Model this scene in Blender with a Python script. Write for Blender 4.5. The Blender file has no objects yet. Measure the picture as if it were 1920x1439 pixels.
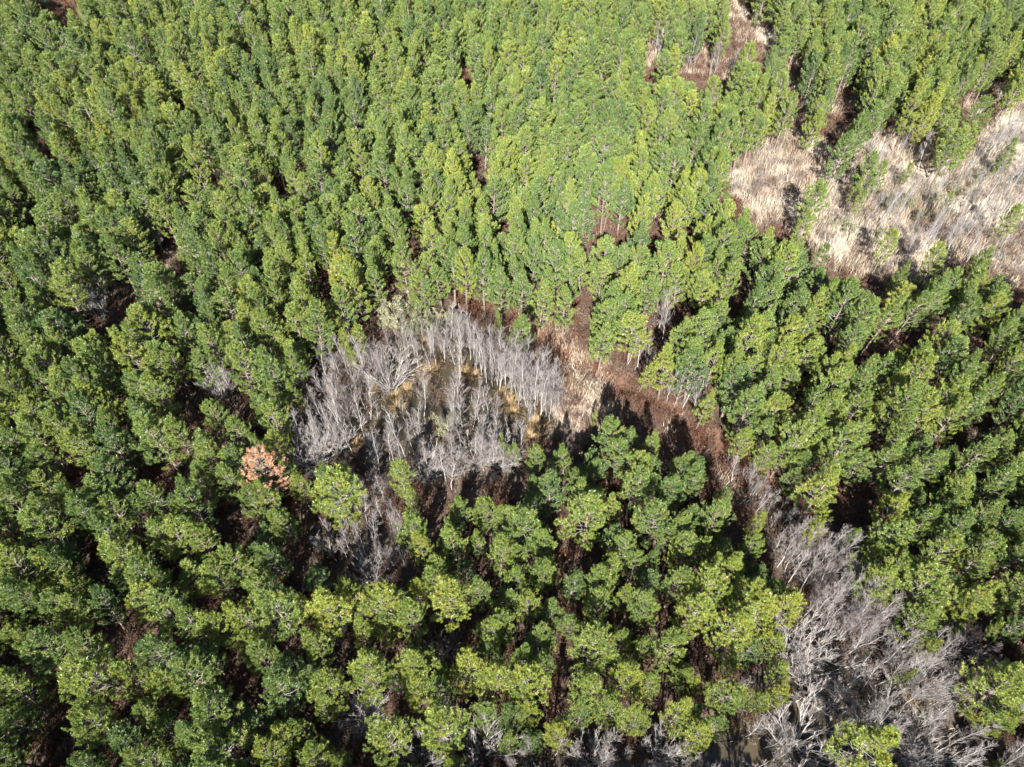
import bpy, math, random
import numpy as np
from mathutils import Vector

# ------------------------------------------------------------------ camera, sky, sun, exposure
scene = bpy.context.scene
FPX, CX, CY = 1350.0, 960.0, 719.5           # focal length and centre in photo pixels (1920 x 1439)
HC = 60.0                                    # the drone's height above the ground
TH = math.atan(1040.0 / FPX)                 # tilt from straight down: trunks converge at pixel (960, 1760)
SN, CS = math.sin(TH), math.cos(TH)

cam_d = bpy.data.cameras.new('camera')
cam_d.sensor_fit = 'HORIZONTAL'
cam_d.sensor_width = 36.0
cam_d.lens = 36.0 * FPX / 1920.0
cam_d.clip_end = 5000
cam = bpy.data.objects.new('camera', cam_d)
cam.location = (0, 0, HC)
cam.rotation_euler = (TH, 0, 0)
scene.collection.objects.link(cam)
scene.camera = cam

# the shadowless spot (antisolar point) sits at pixel (1110, 405): light travels along that ray
LX, LY = 1110 - CX, CY - 405
LDIR = Vector((LX, LY * CS + FPX * SN, LY * SN - FPX * CS)).normalized()
SUN_EL = math.asin(-LDIR.z)
SUN_AZ = math.atan2(-LDIR.x, -LDIR.y)

world = bpy.data.worlds.new('World')
scene.world = world
world.use_nodes = True
wn = world.node_tree.nodes
wl = world.node_tree.links
sky = wn.new('ShaderNodeTexSky')
sky.sky_type = 'NISHITA'
sky.sun_disc = False
sky.sun_elevation = SUN_EL
sky.sun_rotation = SUN_AZ
wl.new(sky.outputs[0], wn['Background'].inputs[0])
wn['Background'].inputs[1].default_value = 0.05

sun_d = bpy.data.lights.new('sun', 'SUN')
sun_d.energy = 5.0
sun_d.angle = math.radians(0.53)
sun_d.color = (1.0, 0.95, 0.87)
sun = bpy.data.objects.new('sun', sun_d)
sun.rotation_euler = LDIR.to_track_quat('-Z', 'Y').to_euler()
sun.location = (0, -40, 90)
scene.collection.objects.link(sun)

scene.view_settings.view_transform = 'Standard'
scene.view_settings.look = 'None'
scene.view_settings.gamma = 1
scene.view_settings.use_curve_mapping = False
scene.view_settings.exposure = 2.55
scene.cycles.max_bounces = 4
scene.cycles.diffuse_bounces = 2
scene.cycles.transmission_bounces = 2
scene.cycles.use_adaptive_sampling = True
scene.cycles.adaptive_threshold = 0.02
scene.cycles.transparent_max_bounces = 4

# ------------------------------------------------------------------ helpers
rng = np.random.default_rng(7)
random.seed(7)
COL = scene.collection

def to_ground(px, py, z=0.0):
    """pixel -> point on the horizontal plane at height z"""
    px = np.asarray(px, float); py = np.asarray(py, float); z = np.asarray(z, float)
    dx, dy = px - CX, CY - py
    wy = dy * CS + FPX * SN
    wz = dy * SN - FPX * CS
    t = (z - HC) / wz
    return dx * t, wy * t

def to_pixel(x, y, z=0.0):
    zz = np.asarray(z, float) - HC
    yc = y * CS + zz * SN
    d = y * SN - zz * CS
    d = np.where(d < 1.0, 1.0, d)
    return CX + FPX * x / d, CY - FPX * yc / d, d

def inside(px, py, poly):
    px = np.asarray(px, float); py = np.asarray(py, float)
    r = np.zeros(px.shape, bool)
    n = len(poly)
    for i in range(n):
        x0, y0 = poly[i]; x1, y1 = poly[(i + 1) % n]
        if y0 == y1:
            continue
        c = ((y0 > py) != (y1 > py)) & (px < (x1 - x0) * (py - y0) / (y1 - y0) + x0)
        r ^= c
    return r

def poly_dist(px, py, pts, closed=True):
    px = np.asarray(px, float); py = np.asarray(py, float)
    best = np.full(px.shape, 1e9)
    n = len(pts)
    for i in range(n if closed else n - 1):
        x0, y0 = pts[i]; x1, y1 = pts[(i + 1) % n]
        dx, dy = x1 - x0, y1 - y0
        t = np.clip(((px - x0) * dx + (py - y0) * dy) / (dx * dx + dy * dy + 1e-9), 0, 1)
        best = np.minimum(best, np.hypot(px - x0 - t * dx, py - y0 - t * dy))
    return best

def ground_poly(poly):
    p = np.array(poly, float)
    x, y = to_ground(p[:, 0], p[:, 1])
    return list(zip(x, y))

def make_mesh(name, verts, tris, mats, mat_idx=None, attrs=None, smooth=False):
    me = bpy.data.meshes.new(name)
    verts = np.asarray(verts, np.float32); tris = np.asarray(tris, np.int32)
    me.vertices.add(len(verts)); me.vertices.foreach_set('co', verts.ravel())
    n = len(tris); k = tris.shape[1]
    me.loops.add(n * k); me.loops.foreach_set('vertex_index', tris.ravel())
    me.polygons.add(n)
    me.polygons.foreach_set('loop_start', np.arange(0, n * k, k, dtype=np.int32))
    if mat_idx is not None:
        me.polygons.foreach_set('material_index', np.asarray(mat_idx, np.int32))
    if smooth:
        me.polygons.foreach_set('use_smooth', np.ones(n, bool))
    for an, av in (attrs or {}).items():
        a = me.attributes.new(an, 'FLOAT', 'POINT')
        a.data.foreach_set('value', np.asarray(av, np.float32))
    me.update(calc_edges=True)
    for m in mats:
        me.materials.append(m)
    return me

class Tubes:
    """collects tapered tubes"""
    def __init__(self):
        self.v, self.t, self.a, self.n = [], [], [], 0
    def add(self, pts, rad, sides=3, val=0.0):
        pts = np.asarray(pts, float); rad = np.asarray(rad, float)
        m = len(pts)
        d = np.empty_like(pts)
        d[:-1] = pts[1:] - pts[:-1]; d[-1] = d[-2]
        d /= np.sqrt((d * d).sum(1))[:, None] + 1e-9
        ref = np.array([0.31, 0.17, 0.93]) if abs(d[0, 2]) < 0.8 else np.array([0.9, 0.3, 0.1])
        u = np.stack([d[:, 1] * ref[2] - d[:, 2] * ref[1], d[:, 2] * ref[0] - d[:, 0] * ref[2], d[:, 0] * ref[1] - d[:, 1] * ref[0]], 1)
        u /= np.sqrt((u * u).sum(1))[:, None] + 1e-9
        w = np.stack([d[:, 1] * u[:, 2] - d[:, 2] * u[:, 1], d[:, 2] * u[:, 0] - d[:, 0] * u[:, 2], d[:, 0] * u[:, 1] - d[:, 1] * u[:, 0]], 1)
        an = np.arange(sides) * 2 * math.pi / sides
        ring = pts[:, None, :] + rad[:, None, None] * (np.cos(an)[None, :, None] * u[:, None, :] + np.sin(an)[None, :, None] * w[:, None, :])
        self.v.append(ring.reshape(-1, 3))
        i = np.arange(m - 1)[:, None] * sides + np.arange(sides)[None, :]
        j = np.arange(m - 1)[:, None] * sides + (np.arange(sides)[None, :] + 1) % sides
        q = np.stack([i, j, j + sides, i + sides], -1).reshape(-1, 4) + self.n
        self.t.append(q[:, [0, 1, 2]]); self.t.append(q[:, [0, 2, 3]])
        val = np.broadcast_to(np.asarray(val, float), (m,))
        self.a.append(np.repeat(val, sides))
        self.n += m * sides
    def get(self):
        return np.concatenate(self.v), np.concatenate(self.t), np.concatenate(self.a)

def unit(v):
    v = np.asarray(v, float)
    return v / (np.sqrt((v * v).sum(-1, keepdims=True)) + 1e-9)

# ------------------------------------------------------------------ materials
def new_mat(name):
    m = bpy.data.materials.new(name)
    m.use_nodes = True
    nt = m.node_tree
    nt.nodes.clear()
    out = nt.nodes.new('ShaderNodeOutputMaterial')
    return m, nt, out

def ramp(nt, fac, stops):
    r = nt.nodes.new('ShaderNodeValToRGB')
    while len(r.color_ramp.elements) < len(stops):
        r.color_ramp.elements.new(0.5)
    for e, (p, c) in zip(r.color_ramp.elements, stops):
        e.position = p; e.color = (*c, 1)
    nt.links.new(fac, r.inputs[0])
    return r.outputs[0]

def math_node(nt, op, a, b=None, clamp=False):
    n = nt.nodes.new('ShaderNodeMath'); n.operation = op; n.use_clamp = clamp
    for i, s in enumerate((a, b)):
        if s is None:
            continue
        if isinstance(s, (int, float)):
            n.inputs[i].default_value = s
        else:
            nt.links.new(s, n.inputs[i])
    return n.outputs[0]

def attr(nt, name, kind='GEOMETRY'):
    a = nt.nodes.new('ShaderNodeAttribute'); a.attribute_name = name; a.attribute_type = kind
    return a

def mix_rgb(nt, fac, a, b, mode='MIX'):
    n = nt.nodes.new('ShaderNodeMix'); n.data_type = 'RGBA'; n.blend_type = mode
    for s, sock in ((fac, n.inputs[0]), (a, n.inputs[6]), (b, n.inputs[7])):
        if isinstance(s, (int, float)):
            sock.default_value = s
        elif isinstance(s, tuple):
            sock.default_value = (*s, 1)
        else:
            nt.links.new(s, sock)
    return n.outputs[2]

def noise(nt, scale, detail=4.0, rough=0.6, coord=None):
    n = nt.nodes.new('ShaderNodeTexNoise')
    n.inputs['Scale'].default_value = scale
    n.inputs['Detail'].default_value = detail
    n.inputs['Roughness'].default_value = rough
    if coord is not None:
        nt.links.new(coord, n.inputs['Vector'])
    return n.outputs['Fac']

def leaf_material(name, stops, tone_attr=True, trans=0.3, spread=0.30):
    m, nt, out = new_mat(name)
    tuft = attr(nt, 'tuft').outputs['Fac']
    rnd = nt.nodes.new('ShaderNodeObjectInfo').outputs['Random']
    if tone_attr:
        tone = attr(nt, 'tone', 'INSTANCER').outputs['Fac']
    else:
        tone = rnd
    v = math_node(nt, 'ADD', tone, math_node(nt, 'MULTIPLY', math_node(nt, 'SUBTRACT', tuft, 0.5), spread))
    v = math_node(nt, 'ADD', v, math_node(nt, 'MULTIPLY', math_node(nt, 'SUBTRACT', rnd, 0.5), 0.22), True)
    col = ramp(nt, v, stops)
    if tone_attr:
        col = mix_rgb(nt, math_node(nt, 'MULTIPLY', math_node(nt, 'GREATER_THAN', tuft, 0.985), 0.5), col, (0.17, 0.125, 0.06))
    d = nt.nodes.new('ShaderNodeBsdfDiffuse'); nt.links.new(col, d.inputs[0])
    t = nt.nodes.new('ShaderNodeBsdfTranslucent')
    tc = mix_rgb(nt, 1.0, col, (1.25, 1.15, 0.55), 'MULTIPLY')
    nt.links.new(tc, t.inputs[0])
    mx = nt.nodes.new('ShaderNodeMixShader'); mx.inputs[0].default_value = trans
    nt.links.new(d.outputs[0], mx.inputs[1]); nt.links.new(t.outputs[0], mx.inputs[2])
    g = nt.nodes.new('ShaderNodeBsdfGlossy'); g.inputs['Roughness'].default_value = 0.42
    g.inputs[0].default_value = (0.9, 0.95, 0.85, 1)
    m2 = nt.nodes.new('ShaderNodeMixShader'); m2.inputs[0].default_value = 0.045
    nt.links.new(mx.outputs[0], m2.inputs[1]); nt.links.new(g.outputs[0], m2.inputs[2])
    nt.links.new(m2.outputs[0], out.inputs[0])
    return m

def wood_material(name, a, b, tip=None, scale=6.0):
    m, nt, out = new_mat(name)
    geo = nt.nodes.new('ShaderNodeTexCoord')
    rnd = nt.nodes.new('ShaderNodeObjectInfo').outputs['Random']
    f = noise(nt, scale, 4, 0.65, geo.outputs['Object'])
    col = ramp(nt, f, [(0.3, a), (0.7, b)])
    if tip is not None:
        col = mix_rgb(nt, attr(nt, 'tuft').outputs['Fac'], col, tip)
    col = mix_rgb(nt, math_node(nt, 'MULTIPLY', rnd, 0.35), col, (a[0] * 0.6, a[1] * 0.55, a[2] * 0.5))
    p = nt.nodes.new('ShaderNodeBsdfPrincipled')
    p.inputs['Roughness'].default_value = 0.85
    p.inputs['Specular IOR Level'].default_value = 0.2
    nt.links.new(col, p.inputs['Base Color']); nt.links.new(p.outputs[0], out.inputs[0])
    return m

M_NEEDLE = leaf_material('pine_needles', [(0.0, (0.050, 0.092, 0.029)), (0.35, (0.086, 0.130, 0.030)),
                                          (0.7, (0.130, 0.170, 0.031)), (1.0, (0.185, 0.206, 0.031))], True, 0.3, 0.45)
M_DEAD = leaf_material('dead_needles', [(0.0, (0.15, 0.070, 0.042)), (0.5, (0.25, 0.125, 0.070)), (1.0, (0.33, 0.18, 0.11))], False, 0.2, 1.2)
M_OLIVE = leaf_material('grey_olive_leaves', [(0.0, (0.08, 0.085, 0.036)), (0.5, (0.13, 0.13, 0.062)), (1.0, (0.19, 0.185, 0.105))], False, 0.2, 1.0)
M_BARK = wood_material('pine_bark', (0.085, 0.064, 0.052), (0.17, 0.135, 0.115))
M_LIMB = wood_material('pine_limb', (0.13, 0.12, 0.108), (0.27, 0.255, 0.235))
M_PALE = wood_material('pale_bark', (0.165, 0.160, 0.156), (0.315, 0.310, 0.305), (0.100, 0.074, 0.075))
M_BUSHBARK = wood_material('pale_bush_bark', (0.22, 0.215, 0.208), (0.38, 0.372, 0.362), (0.165, 0.142, 0.138))
M_POLE = wood_material('bleached_wood', (0.24, 0.22, 0.195), (0.37, 0.345, 0.31))

def straw_material(name, stops):
    m, nt, out = new_mat(name)
    t = attr(nt, 'tuft').outputs['Fac']
    col = ramp(nt, t, stops)
    d = nt.nodes.new('ShaderNodeBsdfDiffuse'); nt.links.new(col, d.inputs[0])
    tr = nt.nodes.new('ShaderNodeBsdfTranslucent'); nt.links.new(col, tr.inputs[0])
    mx = nt.nodes.new('ShaderNodeMixShader'); mx.inputs[0].default_value = 0.25
    nt.links.new(d.outputs[0], mx.inputs[1]); nt.links.new(tr.outputs[0], mx.inputs[2])
    nt.links.new(mx.outputs[0], out.inputs[0])
    return m
M_REED = straw_material('dry_reed', [(0.0, (0.090, 0.050, 0.034)), (0.28, (0.21, 0.158, 0.116)), (0.6, (0.35, 0.305, 0.24)), (1.0, (0.48, 0.445, 0.38))])
M_TUSSOCK = straw_material('dry_tussock', [(0.0, (0.10, 0.066, 0.034)), (0.5, (0.19, 0.135, 0.075)), (1.0, (0.28, 0.215, 0.135))])

def brush_material():
    m, nt, out = new_mat('brush_twigs')
    tone = attr(nt, 'tone', 'INSTANCER').outputs['Fac']
    col = ramp(nt, tone, [(0.0, (0.085, 0.043, 0.029)), (0.35, (0.092, 0.064, 0.050)), (0.7, (0.140, 0.120, 0.105)), (1.0, (0.23, 0.215, 0.195))])
    d = nt.nodes.new('ShaderNodeBsdfDiffuse'); nt.links.new(col, d.inputs[0])
    nt.links.new(d.outputs[0], out.inputs[0])
    return m
M_BRUSH = brush_material()

def ground_material():
    m, nt, out = new_mat('forest_floor')
    co = nt.nodes.new('ShaderNodeTexCoord').outputs['Object']
    n1 = noise(nt, 0.35, 5, 0.6, co); n2 = noise(nt, 2.2, 6, 0.7, co); n3 = noise(nt, 14.0, 4, 0.7, co)
    mixn = math_node(nt, 'ADD', math_node(nt, 'MULTIPLY', n2, 0.6), math_node(nt, 'MULTIPLY', n3, 0.4))
    litter = ramp(nt, mixn, [(0.32, (0.016, 0.012, 0.009)), (0.5, (0.036, 0.026, 0.020)), (0.66, (0.085, 0.066, 0.052))])
    rust = ramp(nt, mixn, [(0.32, (0.026, 0.013, 0.008)), (0.5, (0.066, 0.034, 0.022)), (0.68, (0.150, 0.092, 0.065))])
    straw = ramp(nt, mixn, [(0.3, (0.095, 0.066, 0.050)), (0.5, (0.20, 0.156, 0.122)), (0.68, (0.31, 0.265, 0.215))])
    mud = ramp(nt, mixn, [(0.3, (0.018, 0.015, 0.012)), (0.5, (0.042, 0.034, 0.027)), (0.7, (0.085, 0.070, 0.055))])
    field = ramp(nt, mixn, [(0.3, (0.12, 0.15, 0.05)), (0.7, (0.20, 0.23, 0.10))])
    def msk(name):
        a = attr(nt, name).outputs['Fac']
        return math_node(nt, 'MULTIPLY', math_node(nt, 'ADD', math_node(nt, 'SUBTRACT', math_node(nt, 'MULTIPLY', a, 1.5), 0.5), math_node(nt, 'MULTIPLY', n1, 0.55)), 1.6, True)
    col = mix_rgb(nt, math_node(nt, 'MULTIPLY', n1, 0.45), litter, rust)
    col = mix_rgb(nt, msk('m_mud'), col, mud)
    col = mix_rgb(nt, msk('m_straw'), col, straw)
    col = mix_rgb(nt, msk('m_rust'), col, rust)
    col = mix_rgb(nt, attr(nt, 'm_field').outputs['Fac'], col, field)
    p = nt.nodes.new('ShaderNodeBsdfPrincipled')
    p.inputs['Roughness'].default_value = 0.95
    p.inputs['Specular IOR Level'].default_value = 0.15
    b = nt.nodes.new('ShaderNodeBump'); b.inputs['Strength'].default_value = 0.7; b.inputs['Distance'].default_value = 0.08
    nt.links.new(mixn, b.inputs['Height']); nt.links.new(b.outputs[0], p.inputs['Normal'])
    nt.links.new(col, p.inputs['Base Color']); nt.links.new(p.outputs[0], out.inputs[0])
    return m

def water_material():
    m, nt, out = new_mat('murky_water')
    co = nt.nodes.new('ShaderNodeTexCoord').outputs['Object']
    n1 = noise(nt, 0.5, 5, 0.6, co)
    col = ramp(nt, n1, [(0.35, (0.022, 0.0185, 0.012)), (0.65, (0.038, 0.031, 0.020))])
    p = nt.nodes.new('ShaderNodeBsdfPrincipled')
    p.inputs['Roughness'].default_value = 0.07
    p.inputs['IOR'].default_value = 1.33
    b = nt.nodes.new('ShaderNodeBump'); b.inputs['Strength'].default_value = 0.12; b.inputs['Distance'].default_value = 0.02
    nt.links.new(noise(nt, 6, 3, 0.5, co), b.inputs['Height']); nt.links.new(b.outputs[0], p.inputs['Normal'])
    nt.links.new(col, p.inputs['Base Color']); nt.links.new(p.outputs[0], out.inputs[0])
    return m

# ------------------------------------------------------------------ layout read from the photograph (pixels)
CLEARING = [(575, 720), (610, 680), (650, 640), (700, 595), (740, 558), (800, 588), (880, 578), (905, 565), (960, 580), (1010, 590),
            (1060, 620), (1105, 640), (1110, 680), (1190, 690), (1215, 660), (1260, 700), (1250, 745), (1310, 750), (1320, 800), (1360, 850),
            (1400, 880), (1450, 900), (1485, 950), (1440, 1000), (1390, 960), (1350, 900), (1345, 850), (1240, 805), (1100, 790),
            (1090, 830), (990, 850), (975, 880), (960, 915), (830, 935), (790, 870), (740, 865), (720, 900), (690, 930), (680, 890), (640, 865),
            (600, 850), (560, 870), (558, 790)]
HOLLOW = [(680, 930), (720, 900), (752, 980), (800, 1050), (765, 1080), (700, 1110), (650, 1075), (560, 1060), (550, 1000), (600, 980), (660, 975)]
THICKET = [(1440, 1010), (1480, 990), (1540, 1010), (1600, 1060), (1640, 1150), (1720, 1225), (1770, 1170), (1850, 1165), (1850, 1200), (1795, 1260),
           (1795, 1340), (1850, 1385), (1920, 1385), (2000, 1480), (1350, 1560), (900, 1520), (960, 1430), (1060, 1400), (1200, 1400), (1340, 1400),
           (1385, 1345), (1410, 1260), (1480, 1210), (1495, 1110), (1445, 1050)]
REEDBED = [(1358, 335), (1400, 300), (1465, 262), (1510, 262), (1565, 300), (1600, 330), (1620, 280), (1680, 248), (1750, 290), (1800, 312),
           (1840, 270), (1930, 185), (2080, 120), (2200, 520), (1930, 560), (1880, 512), (1850, 500), (1790, 478), (1740, 525), (1690, 525), (1600, 512),
           (1540, 492), (1500, 440), (1430, 422), (1415, 400), (1360, 350)]
GLADES = [[(1382, 38), (1442, 42), (1440, 62), (1420, 85), (1388, 80)], [(1372, 0), (1392, 0), (1392, 36), (1372, 40)],
          [(1218, 75), (1240, 72), (1240, 125), (1222, 125)], [(1278, 112), (1300, 108), (1345, 112), (1375, 130), (1360, 158), (1335, 140), (1282, 138)],
          [(1480, 110), (1496, 110), (1496, 172), (1480, 170)], [(1326, 72), (1338, 72), (1338, 105), (1326, 105)],
          [(1432, 60), (1448, 70), (1446, 120), (1428, 118)], [(1560, 190), (1600, 178), (1605, 200), (1565, 225)],
          [(1800, 195), (1870, 160), (1880, 185), (1820, 215)], [(1500, 195), (1512, 195), (1508, 262), (1494, 260)]]
FIELD = [(20, -260), (170, -260), (135, 8), (60, 8)]
DITCH_VIEW = [(885, 565), (960, 582), (1010, 600), (1090, 645), (1110, 690), (1200, 712), (1250, 750), (1330, 800), (1370, 850), (1460, 900), (1500, 960), (1480, 1000), (1420, 945), (1345, 870), (1240, 812), (1100, 770), (1000, 690), (940, 605)]
DITCH = [(885, 572), (1000, 622), (1078, 690), (1190, 738), (1330, 828), (1450, 915), (1500, 985), (1600, 1090)]
POND = [(600, 700), (700, 660), (780, 640), (880, 620), (950, 680), (1030, 755), (1070, 820), (1010, 860), (900, 850), (800, 870), (700, 850), (620, 830), (590, 770)]
POOL = [(1440, 1270), (1530, 1250), (1640, 1270), (1740, 1300), (1800, 1380), (1820, 1600), (1000, 1600), (980, 1430), (1200, 1410), (1350, 1380), (1420, 1330)]
GAPS = [(1142, 432, 16), (1112, 458, 10), (1240, 412, 12), (1228, 438, 9), (1096, 548, 8), (1094, 585, 11), (1245, 592, 24), (1010, 592, 14), (308, 470, 20),
        (190, 575, 34), (218, 540, 16), (420, 735, 24), (385, 785, 26), (365, 740, 18), (135, 872, 16), (268, 888, 18), (615, 560, 14), (735, 532, 14),
        (778, 470, 12), (773, 430, 8), (776, 390, 8), (888, 290, 6), (905, 320, 6), (945, 420, 8), (55, 392, 12), (50, 425, 10), (345, 372, 10), (352, 510, 12), (390, 335, 8),
        (1375, 560, 12), (1385, 530, 8), (1300, 575, 10), (1565, 635, 10), (1700, 640, 10), (1745, 610, 10), (1840, 640, 14), (1860, 690, 10), (1640, 655, 12),
        (1620, 805, 10), (1650, 820, 10), (1860, 780, 16), (1810, 815, 12), (1780, 890, 10), (1865, 880, 16), (1590, 955, 34), (1640, 990, 10), (1900, 945, 12),
        (870, 120, 7), (880, 150, 6), (1270, 465, 7), (40, 995, 12), (180, 1010, 10), (200, 1100, 8), (180, 1180, 16), (105, 1310, 34), (145, 1300, 18), (430, 990, 24), (455, 1290, 26),
        (420, 1100, 14), (110, 1420, 22), (165, 1405, 14), (10, 1180, 12), (60, 1250, 8), (215, 1285, 10), (320, 1300, 12), (270, 1190, 8), (345, 890, 8), (300, 1060, 14),
        (520, 350, 7), (465, 90, 8), (410, 335, 8), (240, 225, 7), (70, 250, 9), (330, 180, 6), (560, 275, 6), (690, 210, 6)]
# gaps that stay open inside the marked stands
DARKS = [(530, 1205, 26), (545, 1180, 20), (580, 1330, 24), (650, 1310, 22), (740, 1310, 14), (690, 1345, 40), (760, 1330, 16), (640, 1190, 22), (718, 1230, 14), (838, 1215, 26), (870, 1310, 20),
         (1050, 1300, 26), (1055, 1210, 16), (1320, 1205, 30), (1245, 1290, 16), (1330, 1330, 14), (880, 1400, 44), (640, 1390, 24), (1085, 1035, 26), (1180, 970, 18), (1220, 1030, 16), (1045, 1000, 16), (815, 960, 18),
         (570, 1000, 40), (580, 970, 20), (1010, 1050, 20), (1075, 880, 18), (980, 900, 16), (1400, 985, 22), (1320, 1050, 14), (1160, 1160, 12), (1860, 1220, 40), (1590, 955, 40), (1645, 940, 22), (1100, 1390, 20), (790, 1400, 20)]
# where every crown is marked by hand, nothing is filled in
MARKED = [[(470, 700), (560, 720), (1000, 860), (1120, 780), (1440, 740), (1440, 1700), (470, 1700)], [(1430, 800), (1700, 810), (1920, 830), (2000, 1700), (1430, 1700)]]
# crowns: x, y, width in pixels, tone (0 deep green .. 1 yellow green)
CROWNS = [
 (612,1136,95,.8),(650,1109,52,.5),(522,1146,90,.55),(495,1094,62,.5),(710,1144,82,.8),(775,1101,44,.95),(777,1166,64,.5),(672,1186,44,.55),(727,1189,36,.6),
 (825,1094,56,.55),(842,1141,76,.72),(900,1109,52,.3),(905,1179,62,.5),(942,1166,56,.5),(595,1221,62,.6),(490,1239,56,.5),(532,1296,78,.12),(622,1284,70,.55),
 (690,1276,82,.5),(770,1259,76,.68),(777,1304,56,.62),(827,1254,42,.55),(880,1269,70,.9),(932,1261,76,.7),(822,1366,88,.72),(727,1396,80,.58),(850,1429,42,.6),
 (952,1396,48,.45),(530,1381,56,.7),(567,1376,46,.3),(515,1426,60,.6),(592,1421,62,.6),(640,1426,44,.55),(600,1329,42,.45),
 (990,1139,48,.5),(1035,1144,52,.25),(970,1084,52,.5),(1017,1084,46,.5),(1070,1096,48,.2),(1120,1086,62,.5),(1120,1146,56,.55),(1170,1121,38,.6),(1212,1141,60,.5),
 (1260,1106,52,.5),(1292,1154,76,.6),(1330,1116,78,.6),(1397,1104,82,.68),(1372,1174,92,.82),(1425,1161,82,.8),(1007,1209,62,.3),(975,1239,62,.5),(1017,1239,52,.4),
 (1105,1224,82,.55),(1167,1199,48,.5),(1207,1211,40,.4),(1255,1221,66,.55),(1272,1254,52,.5),(990,1291,76,.78),(1002,1336,44,.75),(1040,1366,70,.98),(1100,1284,70,.5),
 (1175,1266,70,.9),(1222,1274,52,.5),(1300,1289,34,.7),(1350,1286,86,.6),(1375,1244,44,.5),(1140,1331,60,.6),(1200,1349,82,.66),(1255,1349,76,.7),(1315,1366,84,.74),
 (1462,1274,54,.72),(1447,1311,48,.74),(1430,1312,46,.66),(1462,1129,86,.85),(1450,1219,62,.6),(1655,1109,96,.6),(1747,1104,82,.5),(1762,1126,66,.55),(1815,1124,96,.75),
 (1797,1156,62,.7),(1707,1169,72,.55),(1727,1214,44,.75),(1690,1266,36,.72),(1877,1304,105,.62),(1902,1266,72,.5),(1870,1349,68,.62),(1620,1404,110,.95),(1900,1179,62,.2),(1865,1186,28,.6),
 (1902,1099,62,.5),(1857,1438,26,.6),
 (1535,920,96,.85),(1515,1002,50,.85),(1485,827,76,.6),(1580,845,82,.55),(1607,812,56,.65),(1680,952,62,.95),(1665,1000,82,.6),(1660,860,76,.5),(1690,900,72,.5),(1727,875,66,.5),
 (1727,985,62,.5),(1797,920,72,.6),(1815,860,66,.5),(1860,840,62,.5),(1865,915,66,.45),(1902,900,62,.4),(1787,990,70,.3),(1845,965,62,.5),(1877,990,60,.4),(1765,1045,62,.6),(1800,1057,56,.6),
 (1850,1042,60,.45),(1615,1050,66,.5),(1680,1067,56,.6),(1907,1050,56,.4),(1600,1015,50,.45),(1640,1040,40,.35),(1880,1120,50,.4),(1560,880,50,.6),(1470,850,44,.6),(1760,930,50,.4),
 (1145,827,72,.45),(1185,812,52,.4),(1225,827,50,.5),(1155,860,62,.4),(1007,872,44,.4),(1062,860,52,.35),(1038,870,34,.3),(1197,882,60,.7),(1185,920,64,.45),(1270,870,58,.3),(1320,860,58,.12),
 (1310,900,56,.45),(1267,925,56,.4),(1037,927,60,.2),(1002,925,38,.3),(1082,905,42,.3),(1117,897,44,.3),(980,975,82,.55),(1100,970,96,.55),(1147,965,48,.6),(1085,935,62,.5),(1230,975,72,.5),
 (1280,985,62,.45),(1337,975,74,.5),(1355,950,44,.3),(1175,1027,56,.5),(1282,1037,56,.5),(1317,1032,40,.4),(1405,1027,52,.55),(1022,1027,52,.4),(975,1047,48,.35),(1140,1067,46,.5),(1017,1072,46,.4),
 (1182,1070,38,.4),(1372,1067,72,.6),(1335,1070,52,.6),(1220,1050,34,.25),(1250,1010,40,.25),
 (1322,755,46,.8),(1400,765,82,.3),(1390,835,50,.85),(1425,870,52,.6),(1430,970,42,.7),(1112,787,16,.7),(967,852,26,.6),(940,832,24,.7),(948,846,20,.7),
 (627,930,98,.78),(562,910,48,.6),(755,905,64,.62),(775,945,38,.7),(775,995,60,.6),(795,1027,44,.75),(857,955,60,.45),(910,960,58,.55),(950,965,56,.6),(855,1025,64,.55),(935,1042,52,.5),
 (820,1070,56,.5),(895,1022,34,.4),(537,970,52,.55),(495,932,56,.55),(560,752,38,.55),(517,745,62,.5),(517,800,66,.5),(527,842,58,.8),(515,1052,58,.3),(490,770,50,.45),(485,840,46,.5),
 (412,782,52,.6),(407,862,64,.6),(432,910,54,.5),(470,935,56,.45),(460,820,56,.6),(295,827,86,.6),(155,832,76,.65),(75,875,62,.45),(30,780,62,.7),(70,790,52,.72),(125,752,62,.5),
 (82,990,80,.6),(140,945,52,.55),(230,1030,74,.55),(295,935,64,.4),(370,912,60,.4),(255,965,36,.1),(345,965,50,.6),(440,1060,60,.6),(410,1085,60,.55),(330,1020,70,.55),
 (420,1170,64,.65),(385,1230,62,.2),(465,1225,50,.75),(330,1260,64,.6),(185,1255,96,.6),(250,1270,60,.6),(95,1080,70,.65),(30,1125,64,.4),(45,1190,60,.55),(150,1140,60,.5),(270,1140,70,.62),
 (970,625,62,.35),(935,600,20,.6),(1060,575,56,.5),(1012,560,62,.5),(1130,640,62,.55),(1250,690,62,.72),(1206,694,34,.98),(1340,678,62,.65),(645,650,30,.85),(668,640,36,.8),(662,668,26,.85),
 (1519,384,62,.45),(1504,422,46,.6),(1602,358,28,.75),(1629,324,54,.5),(1784,278,66,.5),(1837,225,50,.5),(1890,293,38,.6),(1776,388,24,.75),(1890,422,40,.6),(1663,463,42,.75),(1754,501,50,.7),
 (1837,492,44,.5),(1820,515,46,.5),(1576,293,60,.4),(1527,237,46,.6),(1700,327,18,.7),(1534,478,30,.4),(1682,516,40,.4),(1605,385,22,.7),(1650,330,34,.5),
]

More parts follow.
